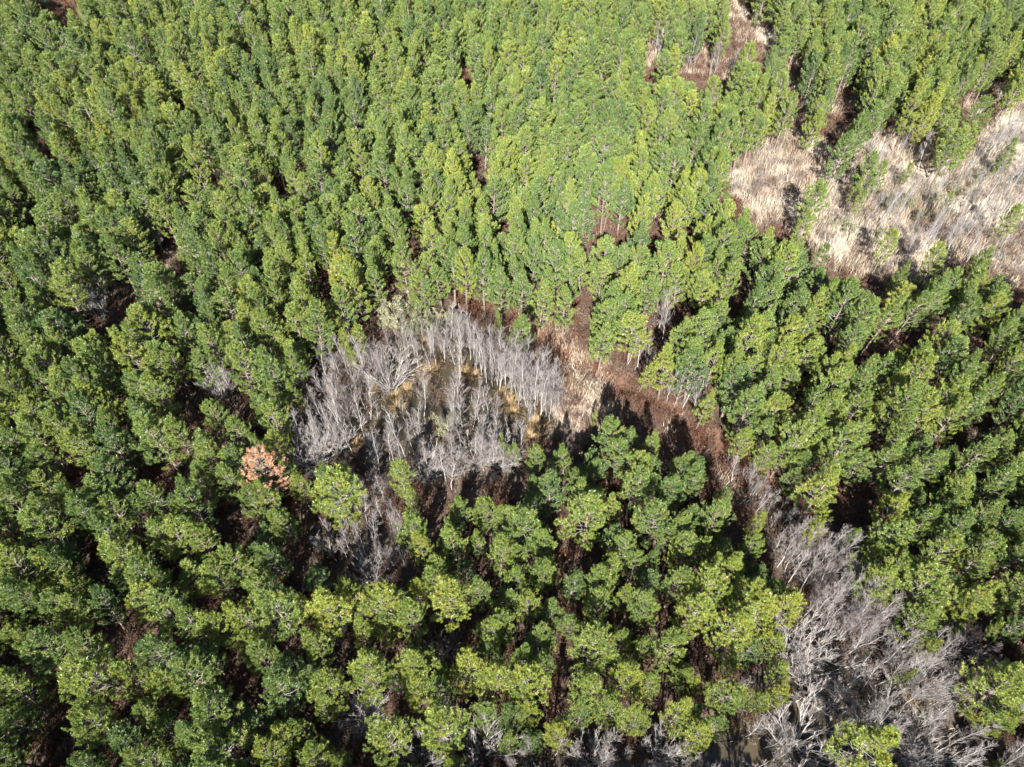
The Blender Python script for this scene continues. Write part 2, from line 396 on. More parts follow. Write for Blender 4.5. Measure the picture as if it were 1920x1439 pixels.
# ------------------------------------------------------------------ ground, water
G_CLEAR, G_HOLLOW, G_THICKET, G_REED = (ground_poly(p) for p in (CLEARING, HOLLOW, THICKET, REEDBED))
G_GLADES = [ground_poly(p) for p in GLADES]
G_POND, G_POOL, G_DITCH, G_FIELD = ground_poly(POND), ground_poly(POOL), ground_poly(DITCH), ground_poly(FIELD)

def soft(x, y, gp, w):
    d = poly_dist(x, y, gp)
    s = np.where(inside(x, y, gp), d, -d)
    return np.clip(0.5 + s / (2 * w), 0, 1)

def lattice(x, y, s, seed):
    """smooth value noise"""
    r = np.random.default_rng(seed).random((64, 64))
    u, v = x / s, y / s
    i, j = np.floor(u).astype(int), np.floor(v).astype(int)
    fu, fv = u - i, v - j
    fu = fu * fu * (3 - 2 * fu); fv = fv * fv * (3 - 2 * fv)
    g = lambda a, b: r[a % 64, b % 64]
    return (g(i, j) * (1 - fu) + g(i + 1, j) * fu) * (1 - fv) + (g(i, j + 1) * (1 - fu) + g(i + 1, j + 1) * fu) * fv

def ground_height(x, y):
    x = np.asarray(x, float); y = np.asarray(y, float)
    z = 0.35 * (lattice(x, y, 6.0, 1) - 0.5) + 0.22 * (lattice(x, y, 1.6, 2) - 0.5) + 0.12
    wet = np.maximum(soft(x, y, G_POND, 2.0), soft(x, y, G_POOL, 2.0))
    z = z * (1 - 0.55 * wet) - 0.24 * wet
    dd = poly_dist(x, y, G_DITCH, False)
    z = z - 0.75 * np.exp(-(dd / 1.1) ** 2)
    return z

inner = np.linspace(-105, 105, 300)
ext = np.array([120, 150, 200, 300, 500, 900, 1600.0])
gx = np.concatenate([-ext[::-1], inner, ext])
gy = np.concatenate([-ext[::-1] + 0, np.linspace(-20, 190, 300), ext[2:] + 20])
XX, YY = np.meshgrid(gx, gy)
fx, fy = XX.ravel(), YY.ravel()
fz = ground_height(fx, fy)
nx, ny = len(gx), len(gy)
idx = np.arange(nx * ny).reshape(ny, nx)
quads = np.stack([idx[:-1, :-1], idx[:-1, 1:], idx[1:, 1:], idx[1:, :-1]], -1).reshape(-1, 4)
m_straw = np.maximum.reduce([soft(fx, fy, G_REED, 1.5)] + [soft(fx, fy, g, 1.0) for g in G_GLADES] +
                            [0.9 * soft(fx, fy, ground_poly([(1030, 690), (1110, 670), (1190, 720), (1120, 790), (1060, 800), (1020, 740)]), 1.5)])
m_mud = np.maximum.reduce([soft(fx, fy, G_CLEAR, 1.5), soft(fx, fy, G_HOLLOW, 1.5), soft(fx, fy, G_THICKET, 1.5)]) * (1 - m_straw)
m_rust = np.exp(-(poly_dist(fx, fy, G_DITCH, False) / 1.8) ** 2)
ground = bpy.data.objects.new('ground', make_mesh('ground', np.stack([fx, fy, fz], 1), quads, [ground_material()],
        attrs={'m_straw': m_straw, 'm_mud': m_mud, 'm_rust': m_rust, 'm_field': soft(fx, fy, G_FIELD, 0.6)}, smooth=True))
ground['kind'] = 'structure'
ground['label'] = 'brown forest floor of pine straw, mud and dry grass'
COL.objects.link(ground)

M_WATER = water_material()
def water_sheet(name, gp, label, grow=1.25):
    p = np.array(gp); c = p.mean(0)
    q = c + (p - c) * grow
    n = len(q)
    v = np.concatenate([[[c[0], c[1], -0.10]], np.column_stack([q, np.full(n, -0.10)])])
    t = np.array([[0, i + 1, (i + 1) % n + 1] for i in range(n)])
    o = bpy.data.objects.new(name, make_mesh(name, v, t, [M_WATER]))
    o['kind'] = 'structure'; o['label'] = label
    COL.objects.link(o)
water_sheet('pond_water', G_POND, 'dark brown standing water between bare trees in the round clearing')
water_sheet('pool_water', G_POOL, 'dark shallow water under the bare thicket', 1.1)

# ------------------------------------------------------------------ pine trees
def tuft_needles(P, A, rs, count, length=0.155, width=0.017, spread=0.85):
    """P: tuft bases, A: unit axes -> needle triangles"""
    n = len(P)
    u = rs.random((n, count, 1))
    rad = unit(rs.normal(size=(n, count, 3)))
    ax = A[:, None, :]
    d = unit(ax * (0.35 + 0.75 * u) + rad * spread)
    o = P[:, None, :] + ax * (u * 0.30 - 0.04)
    ln = length * (0.75 + 0.5 * rs.random((n, count, 1)))
    side = unit(np.cross(d, rs.normal(size=(n, count, 3)))) * width
    v = np.stack([o - side, o + side, o + d * ln], 2)
    return v.reshape(-1, 3)

PINE_H, PINE_R = 8.4, 1.62
def make_pine(seed, needles=56, dead=False):
    rs = np.random.default_rng(seed)
    h, R = PINE_H, PINE_R
    trunk = Tubes()
    k = 9
    zs = np.linspace(-0.4, h * 0.985, k)
    wob = np.cumsum(rs.normal(0, 0.05, (k, 2)), 0) * np.linspace(0, 1, k)[:, None]
    tp = np.column_stack([wob, zs])
    tr = 0.11 * (1 - zs.clip(0) / h) ** 0.8 + 0.016
    trunk.add(tp, tr, 7)
    at = lambda z: np.array([np.interp(z, zs, tp[:, 0]), np.interp(z, zs, tp[:, 1]), z])
    br = Tubes()
    P, A, T = [], [], []
    zb = h * rs.uniform(0.20, 0.32)
    z = zb; az = rs.random() * 6.28
    lop = rs.random() * 6.28
    while z < h * 0.97:
        t = (z - zb) / (h - zb)
        prof = min(1.0, 0.72 + 1.3 * t) * min(1.0, (1.5, 1.36, 1.22)[seed % 3] * (1 - t) ** (0.62, 0.75, 0.9)[seed % 3])
        for q in range(rs.integers(3, 6)):
            az += 2.399 + rs.normal(0, 0.35)
            L = max(0.32, R * prof * rs.uniform(0.62, 1.12) * (1 + 0.12 * math.cos(az - lop)))
            el = math.radians(8 + 46 * t ** 1.2 + rs.normal(0, 8))
            hd = np.array([math.cos(az), math.sin(az), 0.0])
            s = np.linspace(0, 1, 5)[:, None]
            b0 = at(z + rs.normal(0, 0.08))
            pts = b0 + hd * L * s * math.cos(el) + np.array([0, 0, 1.0]) * (L * s * math.sin(el) + 0.30 * L * s ** 2)
            pts[1:4] += rs.normal(0, 0.03, (3, 3))
            r0 = 0.010 + 0.008 * L
            br.add(pts, np.linspace(r0, 0.006, 5), 3)
            end = unit(pts[4] - pts[3])
            tone = rs.random()
            P.append(pts[4] - end * 0.05); A.append(unit(end + [0, 0, 0.6])); T.append(tone)
            m = max(2, int(L / 0.21))
            for w in range(m):
                f = rs.uniform(0.46, 0.98) if L > 0.6 else rs.uniform(0.2, 0.95)
                b = pts[0] + (pts[4] - pts[0]) * f
                ii = f * 4; i0 = min(3, int(ii)); b = pts[i0] * (1 - ii + i0) + pts[i0 + 1] * (ii - i0)
                sd = 1 if w % 2 else -1
                side = np.array([-hd[1], hd[0], 0]) * sd
                dr = unit(end * 0.75 + side * rs.uniform(0.45, 1.1) + np.array([0, 0, rs.uniform(0.0, 0.75)]))
                ll = rs.uniform(0.16, 0.42) * (1.25 - 0.5 * f) * min(1.0, 0.5 + L / 2)
                e = b + dr * ll
                br.add(np.array([b, e]), [0.008, 0.004], 3)
                P.append(e - dr * 0.06); A.append(unit(dr + [0, 0, 0.7])); T.append(np.clip(tone * 0.9 + rs.normal(0, 0.2), 0, 1))
        z += rs.uniform(0.26, 0.50) * (1.0 - 0.35 * t)
    for q in range(3):
        P.append(at(h * 0.985) - np.array([0, 0, 0.22 * q])); A.append(unit(np.array([rs.normal(0, .15), rs.normal(0, .15), 1]))); T.append(0.7)
    # a few dead snags low on the stem
    for q in range(9):
        zz = rs.uniform(h * 0.15, zb); a2 = rs.random() * 6.28; L = rs.uniform(0.3, 0.9)
        b0 = at(zz); br.add(np.array([b0, b0 + [math.cos(a2) * L, math.sin(a2) * L, 0.1 * L]]), [0.012, 0.004], 3)
    P, A, T = np.array(P), np.array(A), np.array(T)
    if dead:
        keep = rs.random(len(P)) < 0.6
        P, A, T = P[keep], A[keep], T[keep]
    nv = tuft_needles(P, A, rs, needles, 0.165 if not dead else 0.15)
    tv, tt, ta = trunk.get()
    bv, bt, ba = br.get()
    nn = len(nv) // 3
    nt_ = np.arange(len(nv)).reshape(-1, 3)
    tu = np.repeat(T, needles * 3)
    return (tv, tt), (bv, bt), (nv, nt_, tu)

def pine_meshes(seed, leaf, needles=56, dead=False):
    (tv, tt), (bv, bt), (nv, nt_, tu) = make_pine(seed, needles, dead)
    me_t = make_mesh('pine_trunk', tv, tt, [M_BARK], smooth=True)
    cv = np.concatenate([bv, nv]); ct = np.concatenate([bt, nt_ + len(bv)])
    mi = np.concatenate([np.zeros(len(bt), int), np.ones(len(nt_), int)])
    ca = np.concatenate([np.zeros(len(bv)), tu])
    me_c = make_mesh('pine_crown', cv, ct, [M_LIMB, leaf], mi, {'tuft': ca})
    av = np.concatenate([tv, cv]); at_ = np.concatenate([tt, ct + len(tv)])
    me_a = make_mesh('pine_whole', av, at_, [M_BARK, M_LIMB, leaf], np.concatenate([np.zeros(len(tt), int), mi + 1]),
                     {'tuft': np.concatenate([np.zeros(len(tv)), ca])})
    return me_t, me_c, me_a

N_PINE = 10
PINES = [pine_meshes(100 + i, M_NEEDLE) for i in range(N_PINE)]

# hand-marked crowns first, then the stand is filled around them
trees = []     # x, y, height, crown width, tone, marked
def push_out(px, py, poly, need):
    """move a crown centre off an opening until it clears the rim by need pixels"""
    sd = lambda a, b: float(poly_dist(np.array([a]), np.array([b]), poly)[0]) * (-1 if inside(np.array([a]), np.array([b]), poly)[0] else 1)
    for _ in range(12):
        d0 = sd(px, py)
        if d0 >= need:
            break
        gx_, gy_ = sd(px + 2, py) - sd(px - 2, py), sd(px, py + 2) - sd(px, py - 2)
        n_ = math.hypot(gx_, gy_) + 1e-6
        st = min(6.0, need - d0 + 0.5)
        px += st * gx_ / n_; py += st * gy_ / n_
    return px, py
for (px, py, dpx, tone) in CROWNS:
    if 1000 < px < 1500 and 560 < py < 1000:
        px, py = push_out(px, py, DITCH_VIEW, 0.62 * dpx)
    rim = min(float(poly_dist(np.array([px]), np.array([py]), p_)[0]) for p_ in (CLEARING, DITCH_VIEW, THICKET, REEDBED))
    if rim < 60 or inside(np.array([px]), np.array([py]), REEDBED)[0]:
        dpx = dpx * 0.92
    else:
        dpx = dpx * (1.0 + 0.17 * min(1.0, max(0.0, (py - 850) / 200)))
    if py > 1000:
        tone = min(0.98, tone + 0.09)
    D, h = 3.2, 10.0
    for _ in range(4):
        x, y = to_ground(px, py, 0.66 * h)
        _, _, dep = to_pixel(x, y, 0.66 * h)
        D = float(1.04 * dpx * dep / FPX)
        h = float(np.clip(3.6 + 1.35 * D, 3.0, 9.6)) if D > 1.3 else 1.6 + 2.4 * D
    trees.append((float(x), float(y), h, D, tone, True))

def open_here(px, py, r, gaps=True):
    """does a crown of pixel radius r at these pixels cover an opening seen in the photo"""
    bad = np.zeros(np.shape(px), bool)
    for poly in [CLEARING, DITCH_VIEW, HOLLOW, THICKET, REEDBED, FIELD] + GLADES:
        bad |= inside(px, py, poly) | (poly_dist(px, py, poly) < 0.62 * r)
    for gxx, gyy, gr in (GAPS if gaps else ()):
        bad |= np.hypot(px - gxx, py - gyy) < gr + 0.72 * r
    return bad

NC = 60000
cx_ = rng.uniform(-125, 125, NC); cy_ = rng.uniform(-14, 178, NC)
hh = np.clip(rng.normal(8.3, 1.0, NC), 5.5, 10.5)
DD = np.clip(rng.normal(3.45, 0.5, NC), 2.1, 4.6)
ppx, ppy, dep = to_pixel(cx_, cy_, 0.66 * hh)
ok = (ppx > -260) & (ppx < 2180) & (ppy > -220) & (ppy < 2000)
rp = FPX * DD / 2 / dep
ok &= ~open_here(ppx, ppy, rp)
for fr in (0.38, 0.93):
    qx_, qy_, qd_ = to_pixel(cx_, cy_, fr * hh)
    ok &= ~(open_here(qx_, qy_, 0.75 * rp, False) | open_here(qx_, qy_, 0.3 * rp))
for g in MARKED:
    ok &= ~(inside(ppx, ppy, g) & (ppy < 1570))
# nothing rooted in open ground either
bx, by, _ = to_pixel(cx_, cy_, 0.0)
cell = {}
def near(x, y, r):
    i, j = int(x // 3), int(y // 3)
    for a in range(i - 1, i + 2):
        for b in range(j - 1, j + 2):
            for (u, v, s) in cell.get((a, b), ()):
                if (u - x) ** 2 + (v - y) ** 2 < max(r, s) ** 2:
                    return True
    return False
for t in trees:
    cell.setdefault((int(t[0] // 3), int(t[1] // 3)), []).append((t[0], t[1], 1.1))
tone_field = lattice(cx_, cy_, 9.0, 11)
for i in np.nonzero(ok)[0]:
    sp = 1.72 + 0.22 * (DD[i] - 3.4)
    if near(cx_[i], cy_[i], sp):
        continue
    cell.setdefault((int(cx_[i] // 3), int(cy_[i] // 3)), []).append((cx_[i], cy_[i], sp))
    tn = float(np.clip(0.48 + 0.35 * (tone_field[i] - 0.5) + rng.normal(0, 0.17), 0.12, 0.95))
    trees.append((float(cx_[i]), float(cy_[i]), float(hh[i]), float(DD[i]), tn, False))
NU = 26000
ux, uy = rng.uniform(-60, 60, NU), rng.uniform(-5, 70, NU)
uh, uD = rng.uniform(4.6, 6.4, NU), rng.uniform(2.1, 2.9, NU)
upx, upy, ud = to_pixel(ux, uy, 0.66 * uh)
uok = np.zeros(NU, bool)
for g in MARKED:
    uok |= inside(upx, upy, g) & (upy < 1570)
ur = FPX * uD / 2 / ud
for fr in (0.38, 0.66, 0.93):
    qx_, qy_, qd_ = to_pixel(ux, uy, fr * uh)
    uok &= ~open_here(qx_, qy_, 0.9 * ur)
    for gxx, gyy, gr in DARKS:
        uok &= np.hypot(qx_ - gxx, qy_ - gyy) > gr + 0.4 * ur
for t in trees:
    cell.setdefault((int(t[0] // 3), int(t[1] // 3)), []).append((t[0], t[1], 1.6))
for i in np.nonzero(uok)[0]:
    if near(ux[i], uy[i], 1.62):
        continue
    cell.setdefault((int(ux[i] // 3), int(uy[i] // 3)), []).append((ux[i], uy[i], 1.62))
    trees.append((float(ux[i]), float(uy[i]), float(uh[i]), float(uD[i]), float(rng.uniform(0.15, 0.5)), False))
T_ = np.array([t[:5] for t in trees])
px_, py_, dp_ = to_pixel(T_[:, 0], T_[:, 1], 0.66 * T_[:, 2])
size = FPX * T_[:, 3] / dp_
in_view = (px_ > 6) & (px_ < 1914) & (py_ > 6) & (py_ < 1433)
order = np.argsort(-(size * in_view))
single = set(order[:300].tolist())

def empty(name, x, y, z, rz=0.0, s=(1, 1, 1)):
    o = bpy.data.objects.new(name, None)
    o.location = (x, y, z); o.rotation_euler = (0, 0, rz); o.scale = s
    o.empty_display_size = 0.3
    COL.objects.link(o)
    return o

def part(name, me, parent, tone=None):
    o = bpy.data.objects.new(name, me)
    o.parent = parent
    if tone is not None:
        o['tone'] = float(tone)
    COL.objects.link(o)
    return o

ORD = ['', 'second ', 'third ', 'fourth ', 'fifth ', 'sixth ', 'seventh ', 'eighth ', 'ninth ', 'tenth ']
PINE_MARKS = [((495, 940), 'the dead rust-orange pine'), ((731, 728), 'the big round pale bush of the clearing'), ((838, 1228), 'the silvery bush in the pine stand'),
              ((1490, 1408), 'the largest pale bush by the pool'), ((1515, 1300), 'the bleached fallen poles'), ((595, 872), 'the pair of grey bushes at the clearing corner'),
              ((700, 1092), 'the bush at the foot of the dark hollow'), ((195, 602), 'the white saplings in the brown gap'), ((425, 752), 'the grey bush in the rusty gap'),
              ((312, 482), 'the lone sapling in the small rusty gap'), ((760, 618), 'the olive shrubs on the clearing rim'), ((1110, 745), 'the tan grass patch beside the ditch'),
              ((1280, 768), 'the grey saplings lining the ditch'), ((535, 1205), 'the rust-brown brush gap'), ((1050, 1300), 'the narrow rusty slot in the stand'),
              ((905, 1415), 'the dark-shaded branching bush'), ((626, 1026), 'the leaning bare tree in the hollow'), ((1500, 985), 'the lower end of the ditch'),
              ((1380, 870), 'the middle bend of the ditch'), ((1725, 1315), 'the tussocks in the thicket'), ((1590, 970), 'the deep shaded hole across the ditch'),
              ((1325, 1220), 'the black gap near the thicket'), ((1090, 1045), 'the black gap in the middle of the stand'), ((105, 1330), 'the wide shaded gap in the closed stand'),
              ((1770, 500), 'the bare trees on the reed bed shore'), ((1240, 635), 'the white sapling pair by the ditch head'), ((455, 1300), 'the brown twiggy gap near the closed stand')]
MARK_XY = np.array([[float(c) for c in to_ground(*m[0])] for m in PINE_MARKS])
def rank_phrase(x, y, xs, ys, marks, xy):
    d = np.hypot(xy[:, 0] - x, xy[:, 1] - y)
    best = None
    for k in np.argsort(d)[:3]:
        if d[k] > 11:
            continue
        r = int((np.hypot(xs - xy[k, 0], ys - xy[k, 1]) < d[k] - 1e-6).sum())
        if r < 10 and (best is None or r < best[0]):
            best = (r, marks[k][1])
    return None if best is None else f'{ORD[best[0]]}closest to {best[1]}'

def pine_label(x, y, px, py, tone, D):
    colour = ['deep green', 'dark mid-green', 'mid-green', 'light green', 'yellow-green'][int(np.searchsorted([0.3, 0.43, 0.56, 0.7], tone))]
    big = ['small', 'narrow', 'medium', 'broad', 'very broad'][int(np.searchsorted([2.0, 2.8, 3.5, 4.1], D))]
    rp_ = rank_phrase(x, y, T_[:, 0], T_[:, 1], PINE_MARKS, MARK_XY)
    if rp_:
        return f'{big} {colour} pine, {rp_}'
    gx_, gy_ = np.array([x]), np.array([y])
    dc = min(poly_dist(gx_, gy_, G_CLEAR)[0], poly_dist(gx_, gy_, G_HOLLOW)[0])
    dt = poly_dist(gx_, gy_, G_THICKET)[0]
    dr = poly_dist(gx_, gy_, G_REED)[0]
    dd = poly_dist(gx_, gy_, G_DITCH, False)[0]
    if inside(gx_, gy_, G_REED)[0]:
        place = 'standing alone in the pale dry reeds'
    elif inside(gx_, gy_, G_THICKET)[0]:
        place = 'standing among the bare trees of the wet thicket'
    elif inside(gx_, gy_, G_CLEAR)[0]:
        place = 'standing inside the flooded clearing'
    elif dd < 3.5:
        place = 'beside the rusty brown ditch'
    elif dc < 3.5:
        place = 'at the rim of the flooded clearing'
    elif dt < 3.5:
        place = 'at the rim of the wet bare-tree thicket'
    elif dr < 4:
        place = 'at the rim of the pale reed bed'
    elif x > -12 and 470 < px < 1500:
        place = 'in the stand between clearing and thicket'
    elif px < 700:
        place = 'in the closed stand on the hollow side of the clearing'
    else:
        place = 'in the closed stand across the ditch from the clearing'
    return f'{big} {colour} pine {place}'

stuff_rows = []
TZ = ground_height(T_[:, 0], T_[:, 1])
for i, (x, y, h, D, tone, marked) in enumerate(trees):
    v = int(rng.integers(N_PINE)); rz = float(rng.uniform(0, 6.283))
    s = (D / (2 * (PINE_R + 0.12)),) * 2 + (h / PINE_H,)
    z = float(TZ[i])
    if i in single:
        e = empty('pine_tree', x, y, z, rz, s)
        e.rotation_euler = (float(rng.normal(0, .05)), float(rng.normal(0, .05)), rz)
        e['category'] = 'pine tree'; e['group'] = 'pines of the stand'
        e['label'] = pine_label(x, y, px_[i], py_[i], tone, D)
        part('trunk', PINES[v][0], e)
        part('crown', PINES[v][1], e, tone)
    else:
        stuff_rows.append((x, y, z, rz, s[0], s[2], tone, v))

def proto_collection(name, meshes):
    c = bpy.data.collections.new(name)
    for i, me in enumerate(meshes):
        c.objects.link(bpy.data.objects.new(f'{name}_{i:02d}', me))
    return c

def instancer(name, rows, coll, label, category):
    rows = np.array(rows, float)
    me = bpy.data.meshes.new(name)
    me.vertices.add(len(rows)); me.vertices.foreach_set('co', rows[:, :3].astype(np.float32).ravel())
    def put(an, ty, vals, key='value'):
        a = me.attributes.new(an, ty, 'POINT'); a.data.foreach_set(key, vals)
    rot = np.zeros((len(rows), 3), np.float32); rot[:, 2] = rows[:, 3]
    rot[:, :2] = rng.normal(0, 0.05, (len(rows), 2))
    put('rot', 'FLOAT_VECTOR', rot.ravel(), 'vector')
    put('scl', 'FLOAT_VECTOR', np.column_stack([rows[:, 4], rows[:, 4], rows[:, 5]]).astype(np.float32).ravel(), 'vector')
    put('tone', 'FLOAT', rows[:, 6].astype(np.float32))
    put('vid', 'INT', rows[:, 7].astype(np.int32))
    o = bpy.data.objects.new(name, me)
    o['kind'] = 'stuff'; o['label'] = label; o['category'] = category
    COL.objects.link(o)
    ng = bpy.data.node_groups.new(name + '_nodes', 'GeometryNodeTree')
    ng.interface.new_socket('Geometry', in_out='INPUT', socket_type='NodeSocketGeometry')
    ng.interface.new_socket('Geometry', in_out='OUTPUT', socket_type='NodeSocketGeometry')
    N, L = ng.nodes, ng.links
    gi, go = N.new('NodeGroupInput'), N.new('NodeGroupOutput')
    m2p = N.new('GeometryNodeMeshToPoints')
    ci = N.new('GeometryNodeCollectionInfo')
    ci.inputs['Collection'].default_value = coll
    ci.inputs['Separate Children'].default_value = True
    ci.inputs['Reset Children'].default_value = True
    iop = N.new('GeometryNodeInstanceOnPoints')
    iop.inputs['Pick Instance'].default_value = True
    def named(an, ty):
        n = N.new('GeometryNodeInputNamedAttribute'); n.data_type = ty; n.inputs['Name'].default_value = an
        return n.outputs['Attribute']
    e2r = N.new('FunctionNodeEulerToRotation')
    L.new(gi.outputs[0], m2p.inputs['Mesh'])
    L.new(m2p.outputs[0], iop.inputs['Points'])
    L.new(ci.outputs[0], iop.inputs['Instance'])
    L.new(named('vid', 'INT'), iop.inputs['Instance Index'])
    L.new(named('rot', 'FLOAT_VECTOR'), e2r.inputs[0])
    L.new(e2r.outputs[0], iop.inputs['Rotation'])
    L.new(named('scl', 'FLOAT_VECTOR'), iop.inputs['Scale'])
    L.new(iop.outputs[0], go.inputs[0])
    o.modifiers.new('scatter', 'NODES').node_group = ng
    return o

instancer('pine_forest', stuff_rows, proto_collection('pine_source', [p[2] for p in PINES]),
          'closed canopy of young green pines beyond the nearer single trees', 'pine forest')
print('pines', len(trees), 'stuff', len(stuff_rows))

# the one dead pine
dm = pine_meshes(300, M_DEAD, 44, True)
x, y = to_ground(493, 880, 6.2)
e = empty('dead_pine', float(x), float(y), 0.0, 0.7, (1.32, 1.32, 1.10))
e['category'] = 'dead pine'; e['label'] = 'dead pine with rust-orange needles and grey bare limbs among green pines'
part('trunk', dm[0], e); part('crown', dm[1], e)

# ------------------------------------------------------------------ bare trees and shrubs
def grow_limb(tb, b, d, L, r, rs, depth, red):
    n = 4 if depth < 3 else 3
    pts = [b]
    dd = d.copy()
    for k in range(n - 1):
        dd = unit(dd + rs.normal(0, 0.09, 3) + np.array([0, 0, 0.07]))
        pts.append(pts[-1] + dd * L / (n - 1))
    pts = np.array(pts)
    val = {0: 0.0, 1: 0.1, 2: 0.45 * red, 3: 0.8 * red}[depth]
    tb.add(pts, np.linspace(r, max(0.0035, r * 0.3), n), 3, val)
    if depth >= 3:
        return
    m = {0: 0, 1: rs.integers(7, 10), 2: rs.integers(3, 5)}[depth]
    for k in range(m):
        f = rs.uniform(0.25, 1.0)
        ii = f * (n - 1); i0 = min(n - 2, int(ii)); p = pts[i0] * (1 - ii + i0) + pts[i0 + 1] * (ii - i0)
        ax = unit(pts[-1] - pts[0])
        q_ = rs.normal(size=3)
        sd = unit([ax[1] * q_[2] - ax[2] * q_[1], ax[2] * q_[0] - ax[0] * q_[2], ax[0] * q_[1] - ax[1] * q_[0]])
        nd = unit(ax + sd * rs.uniform(0.3, 0.65) + np.array([0, 0, 0.22]))
        grow_limb(tb, p, nd, L * rs.uniform(0.30, 0.52), max(0.0055, r * 0.5), rs, depth + 1, red)

def make_bare(seed, limbs=20, spread=0.6, red=1.0):
    """a slender leafless sapling 7 m tall"""
    rs = np.random.default_rng(seed)
    h = 7.0
    tr, br = Tubes(), Tubes()
    k = 9
    zs = np.linspace(-0.3, h, k)
    wob = np.cumsum(rs.normal(0, 0.07, (k, 2)), 0)
    tp = np.column_stack([wob - wob[0], zs])
    rad = 0.040 * (1 - zs.clip(0) / h) ** 0.85 + 0.010
    tr.add(tp, rad, 6)
    for q in range(limbs):
        f = rs.uniform(0.24, 0.96)
        z = f * h
        b = np.array([np.interp(z, zs, tp[:, 0]), np.interp(z, zs, tp[:, 1]), z])
        az = q * 2.4 + rs.normal(0, 0.3)
        d = unit(np.array([math.cos(az) * spread, math.sin(az) * spread, 1.0 - 0.35 * rs.random()]))
        L = h * rs.uniform(0.16, 0.30) * (1.15 - 0.75 * f)
        grow_limb(br, b, d, L, 0.008 + 0.010 * (1 - f), rs, 1, red)
    return tr.get(), br.get()

def make_bush(seed, stems=15, h=4.2, lean=0.75, red=1.0):
    """many stems fanning from one foot"""
    rs = np.random.default_rng(seed)
    tr, br = Tubes(), Tubes()
    for q in range(stems):
        az = q * 2.4 + rs.normal(0, 0.4)
        ln = lean * math.sqrt((q + 0.5) / stems)
        d = unit(np.array([math.cos(az) * ln, math.sin(az) * ln, 1.0]))
        L = h * rs.uniform(0.7, 1.08)
        n = 6
        pts = [np.array([math.cos(az) * 0.14, math.sin(az) * 0.14, -0.2])]
        dd = d.copy()
        for k in range(n - 1):
            dd = unit(dd + rs.normal(0, 0.11, 3) + np.array([0, 0, 0.05]))
            pts.append(pts[-1] + dd * L / (n - 1))
        pts = np.array(pts)
        tr.add(pts, np.linspace(0.030, 0.007, n), 4)
        for w in range(6):
            f = rs.uniform(0.25, 0.97)
            ii = f * (n - 1); i0 = min(n - 2, int(ii)); p = pts[i0] * (1 - ii + i0) + pts[i0 + 1] * (ii - i0)
            sd = unit(np.cross(unit(pts[-1] - pts[0]), rs.normal(size=3)))
            grow_limb(br, p, unit(unit(pts[-1] - pts[0]) + sd * 0.6), L * rs.uniform(0.14, 0.28), 0.009, rs, 1, red)
    return tr.get(), br.get()

def bare_meshes(res, M_PALE=M_PALE):
    (tv, tt, ta), (bv, bt, ba) = res
    me_t = make_mesh('bare_trunk', tv, tt, [M_PALE], None, {'tuft': ta}, True)
    me_c = make_mesh('bare_crown', bv, bt, [M_PALE], None, {'tuft': ba})
    me_a = make_mesh('bare_whole', np.concatenate([tv, bv]), np.concatenate([tt, bt + len(tv)]), [M_PALE], None, {'tuft': np.concatenate([ta, ba])})
    return me_t, me_c, me_a

BARE = [bare_meshes(make_bare(400 + i, limbs=int(20 + 4 * (i % 4)), spread=0.34 + 0.07 * (i % 4), red=1.0 if i % 2 else 0.7)) for i in range(7)]
BUSH = [bare_meshes(make_bush(500 + i, stems=20 + 4 * i, lean=0.6 + 0.12 * i, red=0.5 + 0.2 * i), M_BUSHBARK) for i in range(4)]

# bushes: foot pixel, height, width factor, variant
bushes = [(731,728,4.6,1.15,3,'big round pale bush in the middle of the flooded clearing'), (603,869,4.6,1.0,1,None), (588,877,4.4,1.0,2,None), (632,852,4.4,.9,0,None),
          (900,872,4.4,1.1,3,None), (938,880,4.0,1.05,2,None), (800,897,4.0,1.0,2,None), (700,1092,4.0,.95,1,None), (838,1228,3.2,.9,3,'small silvery bush in a gap of the pine stand'),
          (1475,1228,5.2,1.0,1,None), (1512,1272,5.0,1.1,2,None), (1490,1408,5.2,1.25,3,'largest pale bush, fanning wide beside the dark pool'), (1660,1243,4.6,.8,0,None),
          (1708,1300,5.0,.9,1,None), (690,1345,3.6,1.1,0,None), (905,1415,4.6,1.1,2,None), (625,1300,3.2,.9,0,None), (1640,1375,4.6,1.2,1,None), (1720,1430,4.4,1.1,2,None),
          (790,1430,3.8,1.1,0,None), (640,1195,3.0,.8,0,None), (690,1345,3.4,1,2,None), (1240,1425,4.2,1.0,1,None), (1110,1430,4.0,1.0,0,None), (420,750,4.2,.9,1,None), (195,600,4.4,.9,0,None)]
n_b = 0
rows_done = []
for (px, py, h, w, v, lab) in bushes:
    x, y = map(float, to_ground(px, py))
    s = h / 4.2
    e = empty('bare_bush', x, y, float(ground_height(np.array([x]), np.array([y]))[0]), float(rng.uniform(0, 6.28)), (s * w, s * w, s))
    e['category'] = 'bush'; e['group'] = 'leafless bushes'
    where = 'in the flooded clearing' if 560 < px < 1000 and 700 < py < 930 else ('in the wet thicket by the pool' if px > 1080 and py > 1200 else 'in a brown gap between the pines')
    e['label'] = lab or f'leafless many-stemmed grey bush {where}'
    part('stems', BUSH[v][0], e); part('crown', BUSH[v][1], e)
    rows_done.append((x, y))

